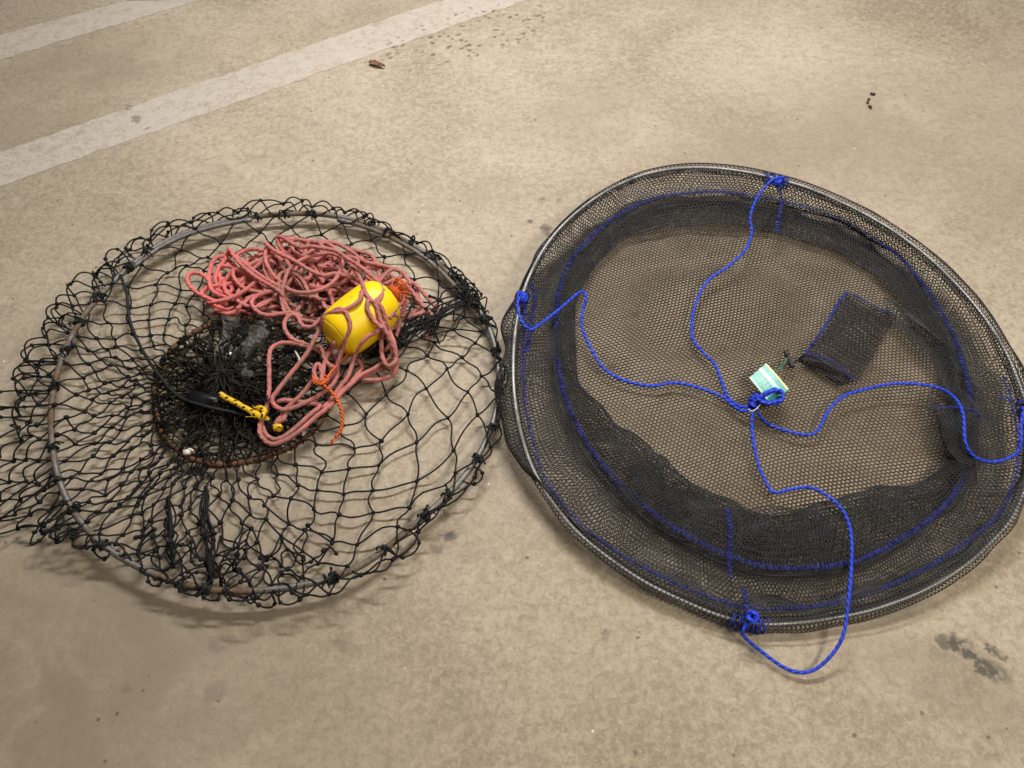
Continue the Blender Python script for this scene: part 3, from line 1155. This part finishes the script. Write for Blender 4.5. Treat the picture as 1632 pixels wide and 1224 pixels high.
# ------------------------------------------------------------------ yellow and black flecked cord
m = MB()
m.tube(catmull(PP([(351, 628, .046), (362, 635, .046), (376, 642, .044), (392, 651, .042), (408, 659, .040), (418, 662, .038), (424, 668, .032), (432, 676, .028)]), 8), .0044, 9)
m.tube(catmull(PP([(408, 652, .040), (417, 650, .044), (422, 657, .046), (416, 665, .044), (409, 661, .040)]), 8), .0040, 8)
for k in range(9):
    c = P(R.uniform(402, 424), R.uniform(648, 668), .044)
    d = R.normal(0, .007, 3)
    m.tube([c, c + d], .0007, 4)
a, b = P(436, 681, .030), P(447, 682, .034)
m.tube(catmull([a, (a + b) / 2, b], 5), .0062, 10)
tag(m.build('cord', M_YB), 'short yellow cord with black flecks at the tip of the rope loop', 'cord')
m = MB()
m.tube(catmull(PP([(426, 672, .026), (431, 680, .028), (438, 683, .030)]), 6), .0082, 10)
tag(m.build('rubber_sleeve', M_BLACK), 'stubby black sleeve beside the yellow cord end inside the rope loop', 'sleeve')

# ================================================================== RIGHT: fine-mesh drop net with blue cords
CD = P(1212, 622, 0)
up_px = [(1240, 286), (1180, 273), (1110, 267), (1050, 273), (1000, 288), (950, 315), (904, 352), (870, 392), (845, 437), (829, 484), (820, 540), (818, 600),
         (823, 655), (835, 708), (853, 755), (882, 803), (922, 850), (972, 891), (1030, 929), (1100, 963), (1160, 985), (1212, 995), (1280, 992), (1340, 983),
         (1400, 969), (1470, 942), (1530, 907), (1580, 864), (1613, 823), (1634, 775), (1643, 715), (1640, 665), (1624, 612), (1603, 562), (1572, 511), (1531, 461), (1480, 411),
         (1420, 366), (1350, 327), (1290, 301)]
UZ = .060


def up_z(px, py):
    a = math.degrees(math.atan2(-(py - 630), px - 1228)) % 360
    return float(np.interp(a, [0, 60, 120, 165, 190, 215, 240, 262, 290, 320, 345, 360], [.060, .066, .062, .056, .050, .032, .021, .017, .017, .027, .048, .060]))


UP = Loop(up_px, [up_z(*p) for p in up_px], CD)
lo_px = [(1240, 337), (1150, 322), (1060, 327), (990, 354), (930, 404), (897, 455), (885, 520), (888, 590), (905, 660), (945, 735), (1000, 797), (1060, 845), (1130, 885), (1200, 910),
         (1270, 915), (1350, 905), (1420, 872), (1480, 830), (1520, 780), (1538, 720), (1536, 655), (1522, 590), (1497, 525), (1455, 460), (1400, 405), (1320, 360)]
LO = Loop(lo_px, .012, CD)
in_px = [(1250, 374), (1170, 362), (1080, 362), (1005, 378), (955, 415), (928, 465), (915, 530), (922, 600), (960, 655), (1010, 700), (1070, 745), (1130, 784), (1190, 812), (1250, 822),
         (1320, 800), (1390, 782), (1460, 768), (1500, 735), (1508, 650), (1494, 570), (1455, 505), (1400, 447), (1340, 405)]
IN = Loop(in_px, .014, CD)

dn = thing('drop_net', 'round drop net of fine charcoal mesh with blue cords and blue seams', 'drop net', (CD[0], CD[1], 0))
CELL = .0068


def hexpatch(mb, fn, nu, nv, r, closed=False, keep=None):
    """honeycomb of strands on a surface fn(u, v); nu cells along u, nv rows along v"""
    ncol = nu * 2
    cu = ncol if closed else ncol + 1
    i = np.arange(cu)[None, :]
    j = np.arange(nv + 1)[:, None]
    u = i / ncol + 0 * j
    v = (j + np.where((i + j) % 2 == 0, .20, -.20)) / nv
    p = fn(u.astype(float), v.astype(float))
    ok = np.ones(u.shape, bool) if keep is None else keep(p)
    nxt = np.roll(np.arange(cu), -1)
    A, B = [], []
    cols = np.arange(cu) if closed else np.arange(cu - 1)
    k = ok[:, cols] & ok[:, nxt[cols]]
    A.append(p[:, cols][k])
    B.append(p[:, nxt[cols]][k])
    vert = ((i + j) % 2 == 0)[:-1] & ok[:-1] & ok[1:]
    A.append(p[:-1][vert])
    B.append(p[1:][vert])
    mb.prisms(np.concatenate(A), np.concatenate(B), r)


def sstep(x):
    x = np.clip(x, 0, 1)
    return x * x * (3 - 2 * x)


# --- base panel lying on the floor
bw = [(R.uniform(4, 14), R.rand() * 2 * PI, R.rand() * 6) for _ in range(7)]


def base_fn(u, v):
    U = (u - .5) * 1.0
    V = (v - .5) * 1.0
    a = math.radians(14)
    x = U * math.cos(a) - V * math.sin(a)
    y = U * math.sin(a) + V * math.cos(a)
    x = x + .012 * np.sin(y * 7 + .5) + .004 * np.sin(y * 21 + x * 9)
    y = y + .010 * np.sin(x * 8 + 1.5) + .004 * np.sin(x * 17 - y * 11)
    z = .006 + 0 * x
    for (f, a_, ph) in bw:
        z = z + .0022 * np.maximum(0, np.sin((x * math.cos(a_) + y * math.sin(a_)) * f * 2 + ph)) ** 3
    return np.stack([CD[0] + x, CD[1] + y, z], -1)


def in_lo(p):
    d = p[..., :2] - CD[:2]
    return np.hypot(d[..., 0], d[..., 1]) < LO.rad(np.arctan2(d[..., 1], d[..., 0])) - .002


m = MB()
hexpatch(m, base_fn, int(1.0 / CELL), int(1.0 / (CELL * .74)), .00106, keep=in_lo)
m.build('base_mesh', M_VEIL, dn)

# --- wall from the top hoop out, down and in to the bottom hoop
w1, w2, w3, w4, w5 = wavy(24, .007, 1), wavy(40, .006, 2), wavy(18, .010, 3), wavy(30, .008, 4), wavy(14, .012, 5)


def bulge(th):
    d = np.degrees(th) % 360
    return np.interp(d, [0, 30, 60, 120, 150, 168, 182, 195, 215, 240, 270, 300, 330, 360], [.012, .016, .010, .002, .004, .010, .020, .014, -.008, -.016, -.018, -.016, -.006, .012])


def wall_fn(u, v):
    th = 2 * PI * u - PI + .012 * np.sin(v * 6 + u * 40)
    ru, rl = UP.rad(th), LO.rad(th)
    b = bulge(th)
    k2 = sstep((v - .30) / .70)
    r = ru + np.clip(b, -.004, .006) + b * np.sin(PI * np.clip(v / .6, 0, 1)) - (ru - rl) * k2 + (w1(th) + w2(th) * .5) * np.sin(PI * v)
    z = UP.zz(th) * (1 - sstep(v / .55)) + .006 + (w3(th) * .7 + .010 + w5(th) * .4) * np.sin(PI * v) ** 2
    z = np.maximum(z, .005)
    return np.stack([CD[0] + r * np.cos(th), CD[1] + r * np.sin(th), z], -1)


circ = 2 * PI * .42
m = MB()
hexpatch(m, wall_fn, int(circ / CELL), 24, .00076, True)
m.build('wall_mesh', M_MESH, dn)


# --- slack of the wall: falls from the hoop inward over the base and folds back under to the bottom hoop
def slack_fn(u, v):
    th = 2 * PI * u - PI + .02 * np.sin(v * 5 + u * 30)
    ru, rl, ri = UP.rad(th), LO.rad(th), IN.rad(th)
    k = np.where(v < .35, 0, 0) + v
    a = sstep(v / .40)
    r1 = ru + (rl + .006 - ru) * a
    z1 = UP.zz(th) + (.020 - UP.zz(th)) * a - .008 * np.sin(PI * np.clip(v / .40, 0, 1))
    b = sstep((v - .40) / .32)
    r2 = rl + .006 + (ri - rl - .006) * b
    z2 = .020 + .008 * np.sin(PI * b) + (.013 - .020) * b
    c = sstep((v - .72) / .28)
    r3 = ri + (rl - ri) * c
    z3 = .013 + (.010 - .013) * c
    r = np.where(v < .40, r1, np.where(v < .72, r2, r3))
    z = np.where(v < .40, z1, np.where(v < .72, z2, z3))
    env = np.sin(PI * np.clip(v, 0, 1))
    r = r + (w4(th) * .25 + w5(th + .3) * .35) * env
    z = z + (np.abs(w5(th + 1)) * .9 + w3(th + 2) * .5 + .003) * env
    return np.stack([CD[0] + r * np.cos(th), CD[1] + r * np.sin(th), np.maximum(z, .008)], -1)


m = MB()
hexpatch(m, slack_fn, int(circ / CELL), 46, .00072, True)
m.build('slack_mesh', M_MESH2, dn)


# --- creased doublings of the loose wall that read as darker patches
def crease_fn(cx, cy, ax_, ay_, rot, amp, ph):
    C = P(cx, cy, .024)

    def f(u, v):
        a, b = (u - .5) * 2, (v - .5) * 2
        k = 1 - np.minimum(1, np.hypot(a, b)) * (.24 * np.sin(2 * np.arctan2(b, a) + ph) + .08 * np.sin(5 * np.arctan2(b, a) + ph * 2))
        e = np.maximum(np.abs(a), np.abs(b)) / (np.hypot(a, b) + 1e-6)
        x, y = a * e * ax_ * k, b * e * ay_ * k
        x = x + .006 * np.sin(b * 3 + ph)
        y = y + .005 * np.sin(a * 4 + ph * 2)
        X = x * math.cos(rot) - y * math.sin(rot)
        Y = x * math.sin(rot) + y * math.cos(rot)
        z = amp * (np.sin(a * 3 + b * 1.5 + ph) ** 2 * .7 + np.sin(b * 2.5 - a * 1.5 + ph) ** 2 * .5) * (1 - .8 * np.clip(np.hypot(a, b), 0, 1))
        return np.stack([C[0] + X, C[1] + Y, C[2] + z], -1)
    return f


m = MB()
for (cx, cy, ax_, ay_, rot, amp, ph) in ((1258, 858, .080, .040, .05, .016, .4), (1490, 560, .034, .085, .35, .014, 1.2), (1520, 690, .030, .07, 0., .012, 2.2),
                                         (1070, 800, .09, .034, -.62, .010, 1.7)):
    hexpatch(m, crease_fn(cx, cy, ax_, ay_, rot, amp, ph), int(2.2 * ax_ / CELL), int(2.2 * ay_ / CELL / .7), .00075)
m.build('creased_mesh', M_MESH2, dn)


# --- hem sleeve round the hoop
def sleeve_fn(u, v):
    th = 2 * PI * u - PI
    a = 2 * PI * v + 1.2
    ru = UP.rad(th)
    d = np.degrees(th) % 360
    fat = np.interp(d, [0, 60, 200, 240, 268, 300, 330, 360], [.0062, .0055, .0055, .007, .0105, .0095, .007, .0062])
    r = ru + fat * np.cos(a) + w2(th) * .15
    z = UP.zz(th) - .004 + fat * 1.1 * np.sin(a)
    return np.stack([CD[0] + r * np.cos(th), CD[1] + r * np.sin(th), z], -1)


m = MB()
hexpatch(m, sleeve_fn, int(circ / .0068), 8, .00052, True)
m.build('hem_sleeve', M_MESH, dn)
m = MB()
m.tube(UP.pts, .0028, 8, True)
m.build('top_hoop', M_WIRE, dn)
m = MB()
m.tube(LO.pts - [0, 0, .004], .0020, 8, True)
m.build('bottom_hoop', M_WIRE, dn)


# --- blue whipped seams
def stitch(mb, path, amp=.0026, pitch=.0034, r=.00075):
    path = np.asarray(path)
    L = np.concatenate([[0], np.cumsum(np.linalg.norm(np.diff(path, axis=0), axis=1))])
    n = max(4, int(L[-1] / pitch))
    s = np.linspace(0, L[-1], n * 2)
    q = np.stack([np.interp(s, L, path[:, k]) for k in range(3)], -1)
    t = np.gradient(q, axis=0)
    t /= np.linalg.norm(t, axis=1)[:, None] + 1e-9
    sd = np.cross(t, (0, 0, 1.0))
    sg = np.where(np.arange(len(q)) % 2 == 0, 1, -1)[:, None]
    q = q + sd * sg * amp * (1 + R.normal(0, .25, (len(q), 1)))
    q[:, 2] += R.normal(0, .0006, len(q))
    mb.tube(q, r, 4)
    return q


hem = [(1600, 600), (1612, 640), (1622, 700), (1618, 760), (1595, 815), (1550, 856), (1490, 897), (1420, 932), (1360, 953), (1300, 966),
       (1230, 971), (1170, 963), (1100, 940), (1030, 907), (960, 863), (905, 813), (868, 760), (848, 700), (837, 640), (834, 560), (838, 485)]
m = MB()
stitch(m, catmull(PP([(a_, b_, up_z(a_, b_) + .006) for a_, b_ in hem]), 8), .0026, .0024, .0008)
m.build('hem_seam', M_BLUE2, dn)
m = MB()
q = LO.pts + [0, 0, .024]
stitch(m, np.concatenate([q, q[:1]]), .0036, .0019, .0007)
m.build('fold_seam', M_BLUE2, dn)
for pts in ([(1159, 812, .034), (1163, 840, .038), (1163, 875, .038), (1163, 905, .036), (1164, 920, .034)],
            [(1241, 300, .062), (1246, 320, .054), (1243, 340, .048), (1240, 356, .044), (1240, 371, .040)],
            [(847, 452, .062), (852, 475, .058), (848, 505, .052), (844, 535, .050), (840, 560, .05)],
            [(1187, 938, .034), (1188, 960, .036), (1190, 985, .038)]):
    m = MB()
    stitch(m, catmull(PP(pts), 8), .0032, .0026, .0011)
    m.build('side_seam', M_BLUE2, dn)

# --- blue bindings where the four cords meet the hoop
for (px, py, n, sp) in ((1192, 990, 16, .024), (834, 480, 9, .014), (1238, 287, 12, .020), (1637, 655, 10, .018)):
    q = P(px, py, up_z(px, py))
    th = math.atan2(q[1] - CD[1], q[0] - CD[0])
    m = MB()
    for k in range(n):
        tk = th + (k / (n - 1) - .5) * 2 * sp / .42
        c = UP.at(np.array(tk))
        er = np.array([math.cos(tk), math.sin(tk), 0])
        et = np.array([-math.sin(tk), math.cos(tk), 0])
        a = np.linspace(0, 2 * PI, 11)[:-1]
        rad = .0105 + R.rand() * .0014
        m.tube(c + [0, 0, -.003] + er * np.cos(a)[:, None] * rad + np.array([0, 0, 1]) * np.sin(a)[:, None] * rad
               + et * (np.sin(a + R.rand() * 6) * .0025)[:, None], .0010, 4, True)
    m.build('binding', M_BLUE2, dn)

# --- four bridle cords
BR = .0023
bridles = [
    [(1238, 291, .070), (1249, 289, .078), (1246, 283, .086), (1233, 285, .088), (1221, 296, .084), (1205, 318, .074), (1196, 345, .062), (1198, 372, .050),
     (1187, 400, .040), (1160, 425, .032), (1130, 446, .026), (1111, 478, .022), (1103, 510, .020), (1104, 540, .018), (1120, 561, .018), (1139, 581, .018), (1150, 608, .018),
     (1160, 632, .018), (1178, 647, .020), (1198, 648, .024)],
    [(834, 476, .066), (827, 476, .074), (825, 492, .078), (833, 515, .074), (846, 525, .068), (856, 520, .064), (872, 508, .052), (897, 488, .046), (918, 470, .046), (930, 465, .050), (934, 475, .048),
     (929, 495, .040), (927, 520, .034), (943, 558, .024), (965, 590, .018), (1000, 608, .015), (1040, 615, .015), (1075, 610, .016), (1110, 617, .016), (1150, 632, .017), (1168, 646, .018), (1184, 655, .020), (1200, 650, .024)],
    [(1204, 652, .024), (1222, 674, .017), (1258, 688, .016), (1288, 693, .016), (1304, 685, .018), (1320, 655, .022), (1344, 632, .026), (1380, 620, .028), (1420, 612, .030),
     (1460, 612, .032), (1498, 619, .036), (1524, 637, .056), (1535, 662, .068), (1537, 692, .066), (1541, 712, .060), (1555, 729, .050), (1582, 736, .044), (1612, 728, .052), (1626, 712, .062), (1627, 680, .072), (1632, 655, .076), (1640, 655, .07)],
    [(1199, 652, .024), (1199, 690, .018), (1208, 738, .018), (1221, 769, .018), (1234, 785, .020), (1260, 780, .026), (1290, 777, .032), (1320, 791, .040), (1344, 815, .040),
     (1356, 850, .042), (1357, 900, .042), (1352, 958, .042), (1345, 1008, .034), (1330, 1038, .024), (1305, 1063, .015), (1280, 1072, .010), (1250, 1064, .009), (1213, 1038, .012), (1187, 1016, .020), (1184, 1006, .028), (1190, 995, .034), (1198, 986, .040)],
]
for b in bridles:
    m = MB()
    m.tube(catmull(PP(b), 8), BR, 8)
    e = P(*b[0]) if b[0][0] not in (1204, 1199) else P(*b[-1])
    for k in range(4):
        d = np.array([R.normal(0, .003), R.normal(0, .003), R.normal(.001, .002)])
        a = np.linspace(0, 2 * PI, 9)[:-1]
        n1 = R.normal(0, 1, 3)
        n1 /= np.linalg.norm(n1)
        n2 = np.cross(n1, R.normal(0, 1, 3))
        n2 /= np.linalg.norm(n2)
        m.tube(e + d + n1 * np.cos(a)[:, None] * .0055 + n2 * np.sin(a)[:, None] * .0055, .0024, 6, True)
    m.build('bridle_cord', M_BLUE, dn)
# centre knot with its hank of loops
m = MB()
K0, K1 = P(1199, 648, .026), P(1210, 630, .034)
t = np.linspace(0, 1, 60)
axk = (K1 - K0)
ak = axk / np.linalg.norm(axk)
s1 = np.cross(ak, (0, 0, 1))
s1 /= np.linalg.norm(s1)
s2 = np.cross(s1, ak)
m.tube(K0 + axk * t[:, None] + (s1 * np.cos(t * 32)[:, None] + s2 * np.sin(t * 32)[:, None]) * .0062, .0026, 7)
m.tube(K0 + axk * t[:, None] * .9 + (s1 * np.cos(-t * 24)[:, None] + s2 * np.sin(-t * 24)[:, None]) * .0085 * np.sin(PI * np.clip(t, .1, .9))[:, None], .0024, 7)
for k in range(4):
    o1, o2 = R.normal(0, 1.6, 2)
    zz_ = .030 + .005 * k
    lp = [(1207, 634), (1222, 627 + o1), (1238, 621 + o2), (1247, 625), (1247, 634 + k), (1238, 641 + o1), (1222, 640 + k), (1207, 636)]
    m.tube(catmull(PP(lp, zz_), 6), .0025, 7)
m.build('centre_knot', M_BLUE, dn)
m = MB()
m.tube(catmull(PP([(1193, 652, .036), (1199, 655, .038), (1206, 651, .038), (1212, 644, .038)]), 6), .0007, 6)
m.build('pale_tie', M_WHITE, dn)


# --- bait pocket sewn on the base
def quad_fn(A, B, C, D, hump):
    A, B, C, D = map(np.asarray, (A, B, C, D))

    def f(u, v):
        u_, v_ = u[..., None], v[..., None]
        p = A * (1 - u_) * (1 - v_) + B * u_ * (1 - v_) + C * u_ * v_ + D * (1 - u_) * v_
        p[..., 2] += hump * np.sin(PI * np.clip(u, 0, 1)) * np.sin(PI * np.clip(v, 0, 1)) + .002 * np.sin(u * 9 + v * 7)
        return p
    return f


A_, B_, C_, D_ = P(1350, 466, .016), P(1428, 504, .014), P(1368, 606, .018), P(1283, 563, .022)
m = MB()
hexpatch(m, quad_fn(A_, B_, C_, D_, .012), 13, 20, .00080)
hexpatch(m, quad_fn(A_ - [0, 0, .006], B_ - [0, 0, .006], C_ - [0, 0, .006], D_ - [0, 0, .008], .004), 13, 20, .00080)
pk = m.build('bait_pocket', M_MESH2, dn)
m = MB()
stitch(m, catmull([A_, P(1338, 480, .020), P(1322, 508, .026), P(1305, 535, .026), D_], 8), .0022, .0028, .0011)
stitch(m, catmull([A_, P(1375, 477, .020), P(1402, 492, .020), B_], 8), .0020, .0030, .0009)
stitch(m, catmull([D_, P(1308, 569, .030), P(1330, 579, .030), P(1350, 596, .024), P(1362, 607, .018)], 8), .0024, .0026, .0012)
m.build('pocket_hem', M_BLUE2, pk)
m = MB()
E_, F_ = P(1272, 571, .016), P(1340, 614, .012)
hexpatch(m, quad_fn(D_, P(1362, 607, .018), F_, E_, .010), 14, 6, .0009)
hexpatch(m, quad_fn(D_, P(1362, 607, .018), F_ - [0, 0, .004], E_ - [0, 0, .006], -.004), 13, 6, .0009)
m.build('pocket_flap', M_MESH2, pk)
m = MB()
a, b = P(1254, 563, .020), P(1262, 581, .020)
d = (b - a) / np.linalg.norm(b - a)
sd = np.cross(d, (0, 0, 1))
m.box(a, d * .0042, sd * .0034, (0, 0, .003))
m.box((a + b) / 2, d * .006, sd * .0022, (0, 0, .0022))
m.box(b, d * .0046, sd * .0038, (0, 0, .003))
m.tube(catmull([b, P(1272, 574, .02), D_], 5), .0010, 5)
m.build('toggle', M_BLACK, pk, smooth=False)

# second pocket, half hidden in the folds at the right
A2, B2, C2, D2 = P(1490, 650, .052), P(1562, 662, .058), P(1548, 745, .044), P(1512, 722, .042)
m = MB()
hexpatch(m, quad_fn(A2, B2, C2, D2, .008), 12, 18, .00095)
hexpatch(m, quad_fn(A2 - [0, 0, .004], B2 - [0, 0, .004], C2 - [0, 0, .006], D2 - [0, 0, .006], -.004), 11, 17, .00095)
pk2 = m.build('bait_pocket', M_MESH2, dn)
m = MB()
stitch(m, catmull([A2, P(1515, 649, .058), P(1540, 652, .06), P(1558, 656, .058), P(1566, 668, .056)], 8), .0024, .0028, .0010)
stitch(m, catmull([P(1590, 636, .066), P(1602, 632, .07), P(1612, 638, .07)], 6), .0022, .0026, .0010)
m.build('pocket_hem', M_BLUE2, pk2)

# ------------------------------------------------------------------ swing tag
TL, TR, BR_, BL = P(1194, 602, .030), P(1221, 579, .036), P(1257, 620, .040), P(1229, 647, .030)
tg = thing('swing_tag', 'small teal and white card tag tied beside the blue centre knot', 'tag', ((TL + BR_) / 2 * [1, 1, 0]))
nrm_t = np.cross(TR - TL, BL - TL)
nrm_t /= np.linalg.norm(nrm_t)
if nrm_t[2] < 0:
    nrm_t = -nrm_t


def card(u0, u1, v0, v1, h, th):
    """strip on the card: u across the short side, v along the long side"""
    def q(u, v):
        return TL * (1 - u) * (1 - v) + TR * u * (1 - v) + BR_ * u * v + BL * (1 - u) * v + nrm_t * (h + .0012 * math.sin(PI * v))
    n = 8
    mb = MB()
    vv, ff = [], []
    for i in range(n + 1):
        v = v0 + (v1 - v0) * i / n
        a, b = q(u0, v), q(u1, v)
        vv += [a, b, b - nrm_t * th, a - nrm_t * th]
        if i:
            k = 4 * i
            for e in range(4):
                ff.append([k - 4 + e, k - 4 + (e + 1) % 4, k + (e + 1) % 4, k + e])
    ff += [[0, 3, 2, 1], [4 * n, 4 * n + 1, 4 * n + 2, 4 * n + 3]]
    mb.add(vv, ff)
    return mb


cd = card(0, 1, 0, 1, 0, .0008).build('card', M_TEAL, tg, smooth=False)
card(.54, .72, .0, 1, .0005, .0004).build('pale_band', M_PALE, cd, smooth=False)
card(.92, 1.0, .0, 1, .0005, .0004).build('cream_edge', M_CREAM, cd, smooth=False)
card(.0, .07, .0, 1, .0005, .0004).build('cream_edge', M_PALE, cd, smooth=False)
for k, (u, v1) in enumerate(((.24, .62), (.32, .78), (.40, .60))):
    card(u, u + .022, .16, v1, .0005, .0004).build('print_line', M_PALE, cd, smooth=False)
m = MB()
for k in range(3):
    m.tube(catmull([TR * .75 + BR_ * .25, P(1238 + R.normal(0, 2), 592 + R.normal(0, 2), .03), P(1244 + R.normal(0, 3), 580, .03), P(1256, 570, .022)], 6), .0007, 4)
m.build('tag_thread', M_GREEN, tg)

# ------------------------------------------------------------------ bits of litter on the floor
m = MB()
c = P(601, 104, .003)
n = 9
vv, ff = [], []
for i in range(n):
    t = i / (n - 1)
    wd = .0065 * math.sin(PI * min(1, t * .9 + .08)) ** .8
    x = -.018 + .036 * t
    vv += [c + [x, wd + .002 * math.sin(t * 5) - x * .35, .004 + R.rand() * .003], c + [x, -x * .35, .001], c + [x, -wd - x * .35, .004 + R.rand() * .002]]
    if i:
        k = 3 * i
        ff += [[k - 3, k - 2, k + 1, k], [k - 2, k - 1, k + 2, k + 1]]
m.add(vv, ff)
o = m.build('dry_leaf', M_LEAF)
so = o.modifiers.new('s', 'SOLIDIFY')
so.thickness = .0005
tag(o, 'small curled brown leaf on the concrete below the painted line', 'leaf')
m = MB()
for (dx, dy) in ((0, 0), (4, -9), (8, -8), (-2, 5), (1, 11), (3, 13)):
    q = P(1385 + dx, 158 + dy, .003)
    m.blobs([q], .0028)
tag(m.build('crumb', M_CRUMB), 'dark reddish crumb of dirt on bare concrete at upper right', 'crumb')
